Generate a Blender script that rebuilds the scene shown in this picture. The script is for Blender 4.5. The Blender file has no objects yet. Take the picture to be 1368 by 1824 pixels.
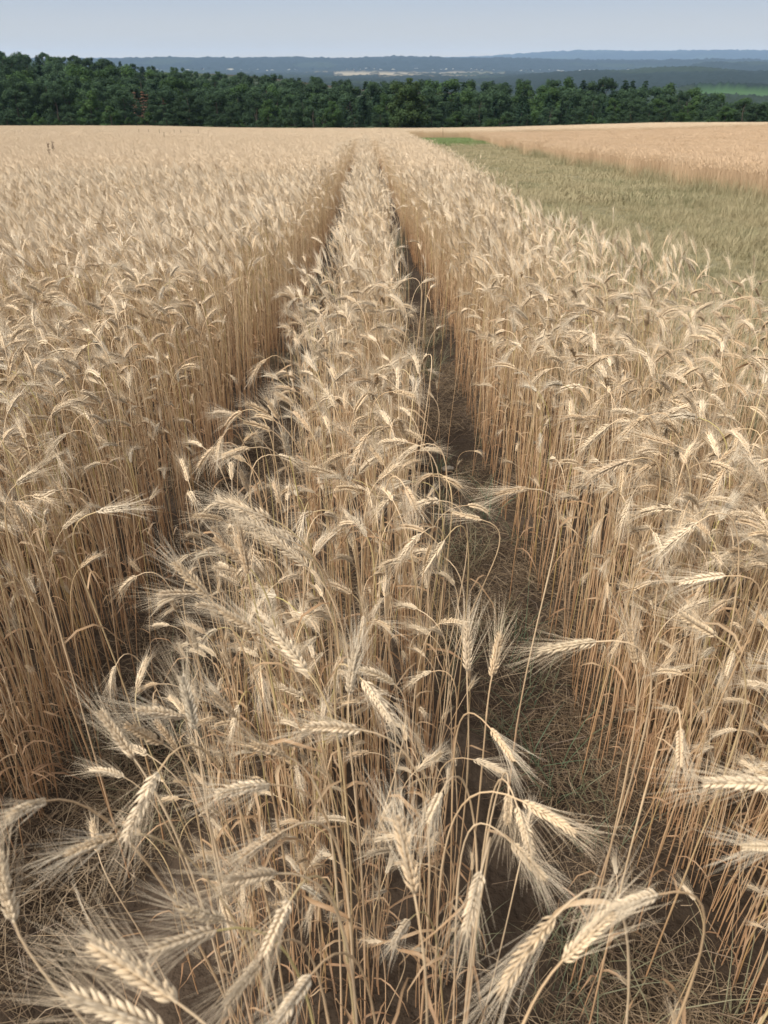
import bpy, math, random
import numpy as np
from mathutils import Vector, Matrix, noise

# ------------------------------------------------------------------ camera, sky, sun, exposure
S = bpy.context.scene
COL = S.collection
R = math.radians
PITCH = R(30.2); FPX = 1370.0; CAMZ = 1.6
cd = bpy.data.cameras.new('camera'); cam = bpy.data.objects.new('camera', cd); COL.objects.link(cam)
cam.location = (0, 0, CAMZ); cam.rotation_euler = (R(90) - PITCH, 0, 0)
cd.sensor_fit = 'VERTICAL'; cd.sensor_height = 36; cd.lens = 36 * FPX / 1824
cd.clip_start = 0.02; cd.clip_end = 60000
cd.dof.use_dof = True; cd.dof.focus_distance = 2.6; cd.dof.aperture_fstop = 8
S.camera = cam
SUN_EL, SUN_AZ = R(50), R(-125)          # azimuth from +Y towards +X
w = bpy.data.worlds.new("World"); S.world = w; w.use_nodes = True
nt = w.node_tree; nt.nodes.clear()
wo = nt.nodes.new('ShaderNodeOutputWorld'); bg = nt.nodes.new('ShaderNodeBackground')
sky = nt.nodes.new('ShaderNodeTexSky'); sky.sky_type = 'NISHITA'; sky.sun_disc = False
sky.sun_elevation = SUN_EL; sky.sun_rotation = SUN_AZ
sky.altitude = 300; sky.air_density = 1.0; sky.dust_density = 2.0; sky.ozone_density = 1.5
hs = nt.nodes.new('ShaderNodeHueSaturation'); hs.inputs['Saturation'].default_value = 0.42
hs.inputs['Value'].default_value = 1.0
# thin high cloud veil mixed over the sky by direction
tc = nt.nodes.new('ShaderNodeTexCoord'); mp = nt.nodes.new('ShaderNodeMapping'); mp.inputs['Scale'].default_value = (1.0, 1.0, 4.0)
nz = nt.nodes.new('ShaderNodeTexNoise'); nz.inputs['Scale'].default_value = 1.3; nz.inputs['Detail'].default_value = 3
rr = nt.nodes.new('ShaderNodeMapRange'); rr.inputs[1].default_value = 0.3; rr.inputs[2].default_value = 0.75
rr.inputs[3].default_value = 0.72; rr.inputs[4].default_value = 1.0
mx = nt.nodes.new('ShaderNodeMix'); mx.data_type = 'RGBA'
L = nt.links.new
L(sky.outputs[0], hs.inputs['Color']); L(tc.outputs['Generated'], mp.inputs[0])
sz = nt.nodes.new('ShaderNodeSeparateXYZ'); L(tc.outputs['Generated'], sz.inputs[0])
# thin overcast: pale at the horizon, blue-grey above it, brightest overhead
vr = nt.nodes.new('ShaderNodeValToRGB'); L(sz.outputs[2], vr.inputs[0]); el = vr.color_ramp.elements
for _ in range(3): el.new(.5)
for e_, (p_, c_) in zip(el, [(0.0, (.79, .63, .39)), (.02, (.52, .50, .455)), (.065, (.365, .42, .50)), (.16, (.36, .41, .49)), (.65, (.86, .89, .95))]):
    e_.position = p_; e_.color = (*c_, 1)
vm = nt.nodes.new('ShaderNodeVectorMath'); vm.operation = 'SCALE'; vm.inputs['Scale'].default_value = 7.8; L(vr.outputs[0], vm.inputs[0]); L(vm.outputs[0], mx.inputs[7]); L(mp.outputs[0], nz.inputs[0])
L(nz.outputs[0], rr.inputs[0]); L(rr.outputs[0], mx.inputs[0]); L(hs.outputs[0], mx.inputs[6]); L(mx.outputs[2], bg.inputs[0])
bg.inputs[1].default_value = 0.10; L(bg.outputs[0], wo.inputs[0])
sd = bpy.data.lights.new('sun', 'SUN'); so = bpy.data.objects.new('sun', sd); COL.objects.link(so)
sd.energy = 4.3; sd.angle = R(20); sd.color = (1.0, 0.95, 0.87)
sv = Vector((math.sin(SUN_AZ) * math.cos(SUN_EL), math.cos(SUN_AZ) * math.cos(SUN_EL), math.sin(SUN_EL)))
so.rotation_euler = sv.to_track_quat('Z', 'Y').to_euler(); so.location = (0, 0, 30)
S.view_settings.view_transform = 'Standard'; S.view_settings.look = 'None'
S.view_settings.exposure = 0.72; S.view_settings.gamma = 1
S.cycles.max_bounces = 6; S.cycles.diffuse_bounces = 3; S.cycles.glossy_bounces = 1
S.cycles.transmission_bounces = 3; S.cycles.volume_bounces = 0; S.cycles.transparent_max_bounces = 8
S.cycles.use_denoising = True

rnd = random.Random(7); nrng = np.random.default_rng(11)

def sst(a, b, x):
    t = np.clip((x - a) / (b - a), 0, 1); return t * t * (3 - 2 * t)

# ------------------------------------------------------------------ terrain heights
SLOPE = 0.0605
def gz(X, Y):
    X = np.asarray(X, float); Y = np.asarray(Y, float)
    Yc = np.minimum(Y, 152.0)
    z = -SLOPE * np.maximum(Yc, -60)
    z = z + 0.85 * sst(6, 55, X) * sst(25, 120, Y) + 0.35 * sst(-15, -50, X) * sst(25, 120, Y)
    z = z + 0.05 * np.sin(X * .13 + 1) * np.sin(Y * .09)* sst(8, 30, Y)
    d = np.maximum(Y - 152, 0)
    z = z - 7.0 * sst(0, 40, d)                              # beyond the crop the ground falls away under the wood
    left = sst(30, -130, X)                                  # the wooded hillside climbs to the left
    z = z + left * 12.0 * sst(20, 260, d)
    z = z - 9.0 * sst(45, 150, X) * sst(0, 120, d)
    return z
def gz1(x, y): return float(gz(x, y))

def furrow_l(Y): return -0.375 - 0.022 * Y - .18 * sst(6.5, 1.8, Y) - .05 * sst(2.4, 1.4, Y)
def furrow_r(Y): return 0.41 - 0.022 * Y + .01 * sst(2.6, 1.5, Y)
def edge_r(Y):   return 1.52 + 0.010 * np.maximum(Y - 10, 0) + 0.9 * sst(5.2, 2.2, Y)
def field2_l(Y): return 8.1 + 0.03 * np.maximum(Y - 35, 0) 

# ------------------------------------------------------------------ pixels of the photograph to points
def ray(px, py):
    u, v = px - 684.0, 912.0 - py
    return Vector((u, FPX * math.cos(PITCH) + v * math.sin(PITCH), -FPX * math.sin(PITCH) + v * math.cos(PITCH))).normalized()
CAM = Vector((0, 0, CAMZ))
def at_height(px, py, h):
    d = ray(px, py); t = (CAMZ - h) / (-(d.z) - SLOPE * d.y)
    return CAM + d * t
def project(p):
    """point -> pixel of the 1368 x 1824 frame and depth"""
    q = p - CAM
    dep = q.y * math.cos(PITCH) - q.z * math.sin(PITCH)
    up = q.y * math.sin(PITCH) + q.z * math.cos(PITCH)
    if dep <= 0.02: return None
    return 684 + FPX * q.x / dep, 912 - FPX * up / dep, dep

# ------------------------------------------------------------------ mesh helpers
class MB:
    def __init__(s): s.v = []; s.f = []; s.m = []; s.smooth = False
    def tube(s, pts, rad, n=6, m=0, cap=False):
        base = len(s.v); pts = [Vector(p) for p in pts]; up = None
        for i, p in enumerate(pts):
            t = (pts[min(i + 1, len(pts) - 1)] - pts[max(i - 1, 0)])
            if t.length < 1e-9: t = Vector((0, 0, 1))
            t.normalize()
            if up is None:
                up = t.orthogonal().normalized()
            else:
                up = up - t * up.dot(t)
                up = up.normalized() if up.length > 1e-6 else t.orthogonal().normalized()
            b = t.cross(up)
            for k in range(n):
                a = 2 * math.pi * k / n
                s.v.append(p + (up * math.cos(a) + b * math.sin(a)) * rad[i])
        for i in range(len(pts) - 1):
            for k in range(n):
                k2 = (k + 1) % n
                s.f.append((base + i * n + k, base + i * n + k2, base + (i + 1) * n + k2, base + (i + 1) * n + k)); s.m.append(m)
        if cap:
            s.f.append(tuple(base + k for k in range(n))[::-1]); s.m.append(m)
            s.f.append(tuple(base + (len(pts) - 1) * n + k for k in range(n))); s.m.append(m)
    def ribbon(s, pts, wid, side, m=0, fold=0.0, twist=0.0):
        base = len(s.v); N = len(pts)
        for i, p in enumerate(pts):
            p = Vector(p); t = (Vector(pts[min(i + 1, N - 1)]) - Vector(pts[max(i - 1, 0)])).normalized()
            sd_ = side - t * side.dot(t)
            sd_ = sd_.normalized() if sd_.length > 1e-6 else t.orthogonal().normalized()
            sd_ = Matrix.Rotation(twist * i / max(N - 1, 1), 3, t) @ sd_
            nn = t.cross(sd_)
            s.v += [p - sd_ * wid[i], p + nn * fold * wid[i], p + sd_ * wid[i]]
        for i in range(N - 1):
            a = base + i * 3
            s.f += [(a, a + 1, a + 4, a + 3), (a + 1, a + 2, a + 5, a + 4)]; s.m += [m, m]
    def tri(s, a, b, c, m=0):
        k = len(s.v); s.v += [a, b, c]; s.f.append((k, k + 1, k + 2)); s.m.append(m)
    def add(s, o, M=None, dm=0):
        k = len(s.v); s.v += [(M @ Vector(p)) if M else p for p in o.v]
        s.f += [tuple(i + k for i in f) for f in o.f]; s.m += [i + dm for i in o.m]
    def mesh(s, name, mats, smooth=None):
        me = bpy.data.meshes.new(name); me.from_pydata([tuple(p) for p in s.v], [], s.f)
        for m in mats: me.materials.append(m)
        if len(mats) > 1: me.polygons.foreach_set('material_index', s.m)
        if smooth if smooth is not None else s.smooth: me.polygons.foreach_set('use_smooth', [True] * len(me.polygons))
        me.update(); return me

def link(name, me, parent=None, loc=None):
    o = bpy.data.objects.new(name, me); COL.objects.link(o)
    if parent: o.parent = parent
    if loc is not None: o.location = loc
    return o
def tag(o, label=None, cat=None, group=None, kind=None):
    if label: o['label'] = label
    if cat: o['category'] = cat
    if group: o['group'] = group
    if kind: o['kind'] = kind
    return o

# ------------------------------------------------------------------ materials
def mat_new(name):
    m = bpy.data.materials.new(name); m.use_nodes = True; nt = m.node_tree
    for n in list(nt.nodes): nt.nodes.remove(n)
    out = nt.nodes.new('ShaderNodeOutputMaterial'); return m, nt, out
def ramp(nt, fac, stops):
    r = nt.nodes.new('ShaderNodeValToRGB'); e = r.color_ramp.elements
    while len(e) < len(stops): e.new(0.5)
    for i, (p, c) in enumerate(stops): e[i].position = p; e[i].color = (*c, 1)
    nt.links.new(fac, r.inputs[0]); return r.outputs[0]
def mixc(nt, f, a, b, mode='MIX'):
    m = nt.nodes.new('ShaderNodeMix'); m.data_type = 'RGBA'; m.blend_type = mode
    for s, v in ((0, f), (6, a), (7, b)):
        if isinstance(v, (int, float)): m.inputs[s].default_value = v
        elif isinstance(v, tuple): m.inputs[s].default_value = (*v, 1)
        else: nt.links.new(v, m.inputs[s])
    return m.outputs[2]
def noise_n(nt, scale, detail=3, coord='Object', rough=.5):
    tc = nt.nodes.new('ShaderNodeTexCoord'); n = nt.nodes.new('ShaderNodeTexNoise')
    n.inputs['Scale'].default_value = scale; n.inputs['Detail'].default_value = detail; n.inputs['Roughness'].default_value = rough
    nt.links.new(tc.outputs[coord], n.inputs['Vector']); return n.outputs[0]
def thin(nt, out, col, transl=.25, rough=.6, spec=.25):
    p = nt.nodes.new('ShaderNodeBsdfPrincipled'); p.inputs['Roughness'].default_value = rough
    p.inputs['Specular IOR Level'].default_value = spec
    nt.links.new(col, p.inputs['Base Color'])
    if transl:
        t = nt.nodes.new('ShaderNodeBsdfTranslucent'); nt.links.new(col, t.inputs[0])
        m = nt.nodes.new('ShaderNodeMixShader'); m.inputs[0].default_value = transl
        nt.links.new(p.outputs[0], m.inputs[1]); nt.links.new(t.outputs[0], m.inputs[2]); nt.links.new(m.outputs[0], out.inputs[0])
    else: nt.links.new(p.outputs[0], out.inputs[0])
    return p
def straw(name, stops, hue, transl, zlow=None, zh=.5, rough=.55, spec=.3, nscale=60):
    """stops: colours spread over the random value of each stalk; zlow: colour near the root"""
    m, nt, out = mat_new(name)
    oi = nt.nodes.new('ShaderNodeObjectInfo')
    c = ramp(nt, oi.outputs['Random'], stops)
    ge = nt.nodes.new('ShaderNodeNewGeometry'); pn = nt.nodes.new('ShaderNodeTexNoise'); pn.inputs['Scale'].default_value = .8; pn.inputs['Detail'].default_value = 3
    nt.links.new(ge.outputs['Position'], pn.inputs['Vector']); c = mixc(nt, pn.outputs[0], c, (1.02, .975, .915), 'MULTIPLY')
    n = noise_n(nt, nscale, 2)
    c = mixc(nt, n, c, hue, 'MULTIPLY') if hue else c
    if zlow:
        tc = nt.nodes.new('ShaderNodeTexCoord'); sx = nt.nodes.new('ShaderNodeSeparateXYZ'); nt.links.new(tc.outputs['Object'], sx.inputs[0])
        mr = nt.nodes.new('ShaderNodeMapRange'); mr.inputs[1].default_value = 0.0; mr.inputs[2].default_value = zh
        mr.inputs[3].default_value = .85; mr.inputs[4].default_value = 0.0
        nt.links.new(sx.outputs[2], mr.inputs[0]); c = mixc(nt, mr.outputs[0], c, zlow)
    thin(nt, out, c, transl, rough, spec); return m

M_EAR = straw('ear', [(0, (.60, .50, .36)), (.3, (.70, .59, .44)), (.6, (.62, .49, .33)), (.85, (.55, .42, .28)), (1, (.53, .47, .37))], (.86, .82, .76), .12, nscale=160)
M_AWN = straw('awn', [(0, (.66, .56, .42)), (.5, (.58, .47, .33)), (1, (.72, .63, .49))], None, .15, rough=.4, spec=.4)
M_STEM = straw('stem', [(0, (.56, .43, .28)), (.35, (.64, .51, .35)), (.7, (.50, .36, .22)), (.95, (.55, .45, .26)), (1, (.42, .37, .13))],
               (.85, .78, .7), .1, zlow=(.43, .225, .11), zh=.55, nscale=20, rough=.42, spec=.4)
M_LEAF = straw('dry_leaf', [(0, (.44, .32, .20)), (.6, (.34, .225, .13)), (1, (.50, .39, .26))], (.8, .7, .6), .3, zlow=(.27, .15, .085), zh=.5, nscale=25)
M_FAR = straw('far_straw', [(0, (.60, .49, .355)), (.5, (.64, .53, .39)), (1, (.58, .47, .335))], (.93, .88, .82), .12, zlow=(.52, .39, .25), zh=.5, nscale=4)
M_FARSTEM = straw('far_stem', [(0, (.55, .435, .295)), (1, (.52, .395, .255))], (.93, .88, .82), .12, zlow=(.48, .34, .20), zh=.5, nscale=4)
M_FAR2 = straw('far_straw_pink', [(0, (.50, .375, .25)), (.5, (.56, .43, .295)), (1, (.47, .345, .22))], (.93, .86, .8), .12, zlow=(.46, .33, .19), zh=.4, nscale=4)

def soil_mat():
    m, nt, out = mat_new('soil')
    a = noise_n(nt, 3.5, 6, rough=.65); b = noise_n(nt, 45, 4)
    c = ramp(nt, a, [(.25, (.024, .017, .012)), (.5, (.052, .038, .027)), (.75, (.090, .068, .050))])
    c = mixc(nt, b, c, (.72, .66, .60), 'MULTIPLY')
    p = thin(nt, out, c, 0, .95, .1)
    bp = nt.nodes.new('ShaderNodeBump'); bp.inputs['Strength'].default_value = .8; bp.inputs['Distance'].default_value = .02
    nt.links.new(b, bp.inputs['Height']); nt.links.new(bp.outputs[0], p.inputs['Normal']); return m
M_SOIL = soil_mat()
def flat(name, c1, c2, scale=1.0, rough=.9, detail=4, transl=0):
    m, nt, out = mat_new(name); n = noise_n(nt, scale, detail)
    c = ramp(nt, n, [(.35, c1), (.65, c2)]); thin(nt, out, c, transl, rough, .15); return m

# ------------------------------------------------------------------ ground sheets
def grid_mesh(name, P, nr, na, mats, smooth=True, closed=False):
    """P (nr, na, 3)"""
    idx = np.arange(nr * na).reshape(nr, na)
    if closed: idx = np.concatenate([idx, idx[:, :1]], 1)
    a, b, c, d = idx[:-1, :-1], idx[:-1, 1:], idx[1:, 1:], idx[1:, :-1]
    q = np.stack([a, b, c, d], -1).reshape(-1, 4)
    me = bpy.data.meshes.new(name); me.vertices.add(nr * na); me.vertices.foreach_set('co', P.reshape(-1).astype(np.float32))
    me.loops.add(q.size); me.loops.foreach_set('vertex_index', q.reshape(-1).astype(np.int32))
    me.polygons.add(len(q)); me.polygons.foreach_set('loop_start', (np.arange(len(q)) * 4).astype(np.int32))
    me.update(calc_edges=True)
    me.polygons.foreach_set('use_smooth', [smooth] * len(q))
    for m in mats: me.materials.append(m)
    me.update(); return me

# field soil out to 620 m (a finer sheet of furrow soil lies on it close by)
rad = np.concatenate([[0.0], np.geomspace(0.6, 620, 150)]); ang = np.linspace(0, 2 * np.pi, 300, endpoint=False)
A, RR = np.meshgrid(-ang, rad)
X, Y = RR * np.sin(A), RR * np.cos(A)
Z = gz(X, Y) - 0.06 * sst(12, 8, np.hypot(X, Y))
Z = Z - .12 * ((X > 1.7) & (X < 9.5) & (Y > 1) & (Y < 108))
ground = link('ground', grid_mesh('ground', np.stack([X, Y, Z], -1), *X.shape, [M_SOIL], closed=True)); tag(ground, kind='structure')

xs = np.arange(-3.6, 3.6, .02); ys = np.arange(-0.6, 8.0, .02)
X, Y = np.meshgrid(xs, ys)
def fnoise(X, Y, s, seed):
    g = np.random.default_rng(seed); out = np.zeros_like(X)
    for k in range(14):
        a = g.uniform(0, 2 * np.pi); f = s * g.uniform(.6, 1.7); ph = g.uniform(0, 6.28)
        out += np.sin((X * np.cos(a) + Y * np.sin(a)) * f + ph)
    return out / 14 ** .5
cl = np.abs(fnoise(X, Y, 38, 1)) ; cl2 = fnoise(X, Y, 90, 2); cl3 = fnoise(X, Y, 9, 3)
gapm = np.maximum(np.exp(-((X - furrow_l(Y)) / .2) ** 2), np.exp(-((X - furrow_r(Y)) / .2) ** 2))
Z = gz(X, Y) + .006 + .012 * cl * (.4 + gapm) + .004 * cl2 + .008 * cl3 - .035 * gapm
Z = Z + .02 * nrng.normal(0, .09, X.shape)
Z = np.where((X < -3.5) | (X > 3.5) | (Y > 7.9) | (Y < -.5), gz(X, Y) - .10, Z)
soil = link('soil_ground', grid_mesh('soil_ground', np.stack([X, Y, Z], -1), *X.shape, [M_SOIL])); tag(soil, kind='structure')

# grass path between the two crops
M_TURF = flat('turf', (.085, .078, .040), (.15, .128, .070), 1.2)
ty = np.concatenate([np.arange(1.5, 30, .25), np.arange(30, 108, .8)]); tt = np.linspace(0, 1, 60)
TT, Y = np.meshgrid(tt, ty)
X = (edge_r(Y) - .35) + (field2_l(Y) + .35 - edge_r(Y) + .35) * TT
Z = gz(X, Y) + .015 + .012 * fnoise(X, Y, 6, 5)
Z[:, 0] -= .3; Z[:, -1] -= .3; Z[0] -= .3; Z[-1] -= .3
path = link('grass_path', grid_mesh('grass_path', np.stack([X, Y, Z], -1), *X.shape, [M_TURF])); tag(path, kind='structure')

M_UNDER = flat('undergrowth', (.022, .034, .016), (.04, .055, .025), .4)
yy_ = np.concatenate([np.arange(153.5, 200, 1.0), np.arange(200, 560, 5.0)]); X, Y = np.meshgrid(np.linspace(-300, 300, 200), yy_)
Z = gz(X, Y) + .5 * fnoise(X, Y, .9, 14) + .7; Z[0] = gz(X[0], Y[0]) - .3
wf = link('woodland_floor', grid_mesh('woodland_floor', np.stack([X, Y, Z], -1), *X.shape, [M_UNDER])); tag(wf, kind='structure')

# far valley and hills
def far_h(X, Y, which):
    r = np.hypot(X, Y); t = X / np.maximum(Y, 1.0)
    t = np.where(Y > 0, t, np.sign(X) * 3)
    z = -38 - 7 * sst(600, 1500, r)
    wob = 5 * np.sin(r * .0016 + t * 7) + 4 * np.sin(t * 19 + 1.3) + 3 * np.sin(t * 43 + r * .002)
    z = z + wob * sst(500, 1500, r) * .45
    # low wooded rise on the right at 2.4 km
    z = z + 27 * np.exp(-((r - 2500) / 420) ** 2) * sst(.09, .20, t) * (.85 + .15 * np.sin(t * 25))
    # the slope with the green field
    z = z + 13 * np.exp(-((r - 1250) / 260) ** 2) * sst(.30, .37, t)
    # wooded ridge at 6 km
    r1 = 75 + 4 * np.sin(t * 9 + 2) + 2.5 * np.sin(t * 23) + 2 * np.sin(t * 51 + 1)
    r1 = r1 - 14 * sst(.16, .3, t) - 4 * sst(-.1, -.28, t)
    z = z + r1 * sst(5000, 6400, r) * (1 - .7 * sst(6800, 9000, r))
    # dark second ridge at right, 4.2 km
    z = z + 44 * np.exp(-((r - 4600) / 500) ** 2) * sst(.30, .37, t)
    # pale far range at 12 km, higher to the right
    r2 = 70 + 100 * sst(.04, .25, t) + 22 * np.exp(-((t + .19) / .025) ** 2) + 16 * np.exp(-((t - .0) / .04) ** 2) + 6 * np.sin(t * 13) + 3 * np.sin(t * 37)
    z = z + (r2 + 10) * sst(9500, 12500, r)
    return z
def land_mat():
    m, nt, out = mat_new('land_cover')
    at = nt.nodes.new('ShaderNodeAttribute'); at.attribute_name = 'cover'
    n = noise_n(nt, .02, 5, rough=.7)
    c = mixc(nt, n, at.outputs['Color'], (.6, .65, .6), 'MULTIPLY'); thin(nt, out, c, 0, .95, .05); return m
M_LAND = land_mat()
def far_sheet(name, r0, r1, nr, na, span=.66):
    rad = np.geomspace(r0, r1, nr); th = np.linspace(-span, span, na)
    TH, RR = np.meshgrid(th, rad); X, Y = RR * np.sin(TH), RR * np.cos(TH); t = np.tan(TH)
    Z = far_h(X, Y, 0)
    n1 = fnoise(X, Y, .0016, 21); n2 = fnoise(X, Y, .006, 22); n3 = fnoise(RR * .9, TH * 4000, .003, 23)
    pale = (n3 > -1.3) & (RR > 3000 + 700 * sst(.05, .14, t)) & (RR < 4950) & (t > -.055) & (t < .135) & ~((RR < 3900) & (t < -.005) & (n2 > -.4))
    pale |= (n1 * .6 + n3 > -.7) & (RR > 4100) & (RR < 4800) & (t > -.17) & (t < -.035)
    pale |= (n3 + n2 * .4 > -.3) & (RR > 4300) & (RR < 4900) & (t >= .155) & (t < .275)
    pale &= ~((RR > 3700) & (RR < 3900) & (n2 > 0.0)) & ~((RR > 3250) & (RR < 3330) & (n1 > -.2))
    green = (RR > 980) & (RR < 1330) & (t > .355)
    strip = (RR > 1285) & (RR < 1325) & (t > .355) & (t < .41)
    forest = ~(pale | green | strip)
    cov = np.zeros(X.shape + (4,)); cov[..., 3] = 1
    cov[..., :3] = (.014, .023, .020)
    f2 = (n2 > .9) & forest; cov[f2, :3] = (.024, .036, .024)
    cov[pale, :3] = (.27, .22, .15); cov[pale & (n1 > .5), :3] = (.20, .18, .11); cov[pale & (n3 > 1.1), :3] = (.10, .13, .05)
    cov[green, :3] = (.05, .095, .035); cov[strip, :3] = (.05, .095, .035)
    rough = nrng.normal(0, 1, X.shape) * 2.2 + fnoise(X, Y, .03, 8) * 2.5
    Z = Z + np.where(forest, 11 + rough * np.clip(RR / 4000, .6, 1.6), 0) * sst(650, 800, RR)
    if r0 < 1000: Z[0] = -90
    me = grid_mesh(name, np.stack([X, Y, Z], -1), nr, na, [M_LAND])
    a = me.attributes.new('cover', 'FLOAT_COLOR', 'POINT'); a.data.foreach_set('color', cov.reshape(-1).astype(np.float32))
    o = link(name, me); tag(o, kind='structure'); return o
far_sheet('valley', 560, 5300, 190, 520)
far_sheet('hills', 5290, 15000, 90, 520)

# ------------------------------------------------------------------ wheat stalks
def rvec(rg):
    while True:
        v = Vector((rg.uniform(-1, 1), rg.uniform(-1, 1), rg.uniform(-1, 1)))
        if .05 < v.length < 1: return v
def bez(p0, p1, p2, p3, n):
    o = []
    for i in range(n + 1):
        t = i / n; s = 1 - t
        o.append(p0 * s ** 3 + p1 * 3 * s * s * t + p2 * 3 * s * t * t + p3 * t ** 3)
    return o
def floret(mb, base, d, nrm, ln, wd, q):
    d = d.normalized(); s = d.cross(nrm); s = s.normalized() if s.length > 1e-6 else d.orthogonal(); n2 = s.cross(d)
    prof = ((0, .35), (.22, .85), (.5, 1.0), (.78, .62), (1.0, .12)) if q > 1 else ((0, .4), (.45, 1.0), (1.0, .1))
    k = 6 if q > 1 else 4
    b0 = len(mb.v)
    for (t, r_) in prof:
        for j in range(k):
            a = 2 * math.pi * j / k
            mb.v.append(base + d * ln * t + (s * math.cos(a) * wd + n2 * math.sin(a) * wd * .8) * r_)
    for i in range(len(prof) - 1):
        for j in range(k):
            j2 = (j + 1) % k
            mb.f.append((b0 + i * k + j, b0 + i * k + j2, b0 + (i + 1) * k + j2, b0 + (i + 1) * k + j)); mb.m.append(0)
def frames(pts, nrm0):
    fr = []; n = nrm0
    for i, p in enumerate(pts):
        t = (pts[min(i + 1, len(pts) - 1)] - pts[max(i - 1, 0)]).normalized()
        n = n - t * n.dot(t); n = n.normalized() if n.length > 1e-6 else t.orthogonal().normalized()
        fr.append((p, t, n, t.cross(n)))
    return fr
def stalk_parts(rg, root, neck, e_dir, e_len, sag, q=2, leaves=2, thick=1.0, awn_len=.075, up=.62):
    """q 2: close, 1: middle. returns MBs stem, ear, awns, leaf. sag: how far the ear curls downward"""
    stem, ear, awn, leafs = MB(), MB(), MB(), []
    h = neck.z - root.z; e_dir = e_dir.normalized()
    hand = max(.05, min(.16, .07 + .10 * (1 - e_dir.z)))
    p1 = root + Vector((rg.gauss(0, .02), rg.gauss(0, .02), h * up)); p2 = neck - e_dir * hand
    sp = bez(root, p1, p2, neck, 18 if q > 1 else 9)
    n = len(sp); rs = [(.0019 - .0008 * (i / (n - 1))) * thick for i in range(n)]
    if q > 1:
        for f in (.22, .5, .78):                     # nodes
            k = int(f * (n - 1)); rs[k] *= 1.35
    stem.tube(sp, rs, 5 if q > 1 else 3)
    # ear centreline
    pts = [neck.copy()]; d = e_dir.copy(); m = 10
    for i in range(m):
        pts.append(pts[-1] + d * (e_len / m)); d = (d + Vector((0, 0, -1)) * sag / m + Vector((rg.gauss(0, .01), rg.gauss(0, .01), 0))).normalized()
    nr = Vector((rg.gauss(0, 1), rg.gauss(0, 1), rg.gauss(0, 1))).normalized()
    fr = frames(pts, nr)
    def fat(t):
        i = min(int(t * m), m - 1); a = t * m - i; p = fr[i][0].lerp(fr[i + 1][0], a); return p, fr[i][1], fr[i][2], fr[i][3]
    N = 21 if q > 1 else 12
    ear.tube([f[0] for f in fr], [.0016 * thick] * len(fr), 4)
    for i in range(N):
        t = (i + .3) / (N + .6); p, T, nn, bb = fat(t); sg = 1 if i % 2 else -1
        env = (math.sin(math.pi * min(1, t * .80 + .18)) ** .6) * rg.uniform(.9, 1.1)
        sc_ = thick if q > 1 else thick * 1.25
        for j in ((-1, 1, 0) if q > 1 else (0,)):
            ad = .23 + .10 * (1 - t) + (.05 if j else .12)
            dd = (T + nn * sg * math.tan(ad) + bb * j * .38 + nr * 0).normalized()
            bs = p + nn * sg * .0016 * sc_ + bb * j * .0016 * sc_
            if rg.random() < .05: continue
            dd = (dd + rvec(rg) * .13).normalized(); ln = (.0138 if j else .0125) * rg.uniform(.82, 1.18) * (e_len / .085) * (.7 + .3 * env) * (1 if q > 1 else 1.25)
            floret(ear, bs, dd, bb, ln, (.0023 * rg.uniform(.8, 1.15) if q > 1 else .0022) * sc_ * env * (1 if j else .9), q)
            if (j == 0 and rg.random() < .5 and q > 1): continue
            # awn
            for r_ in range(1 if q > 1 else 2):
                al = awn_len * rg.uniform(.65, 1.25) * (1.0 - .25 * t)
                ax = (dd + T * .9 + nn * sg * rg.uniform(-.05, .32) + bb * rg.gauss(0, .22) + Vector((0, 0, -.06))).normalized()
                a0 = bs + dd * ln * .85; crv = Vector((rg.gauss(0, .1), rg.gauss(0, .1), rg.gauss(-.04, .1)))
                a1 = a0 + ax * al * .5 + crv * al * .15; a2 = a0 + ax * al + crv * al * .6
                wd = (.00027 if q > 1 else .00045) * thick
                if q > 1: awn.tube([a0, a1, a2], [wd, wd * .8, wd * .25], 3)
                else:
                    o = ax.orthogonal().normalized() * wd
                    awn.tri(a0 - o, a0 + o, a2)
    for L_ in range(leaves):
        leaf = MB(); leafs.append(leaf); f = rg.uniform(.12, .7); k = int(f * (n - 1)); b = sp[k]; a = rg.uniform(0, 6.283)
        dr = Vector((math.cos(a), math.sin(a), 0)); ll = rg.uniform(.09, .22)
        c = [b]; d = (Vector((0, 0, 1)) * rg.uniform(.3, 1.2) + dr).normalized()
        for i in range(6):
            c.append(c[-1] + d * ll / 6); d = (d + Vector((rg.gauss(0, .25), rg.gauss(0, .25), -.55))).normalized()
        W = rg.uniform(.0018, .0036)
        leaf.ribbon(c, [W * .8, W, W, W * .8, W * .6, W * .4, .0002], dr.cross(Vector((0, 0, 1))), fold=.5, twist=rg.uniform(-3, 3))
    return stem, ear, awn, leafs

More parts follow.
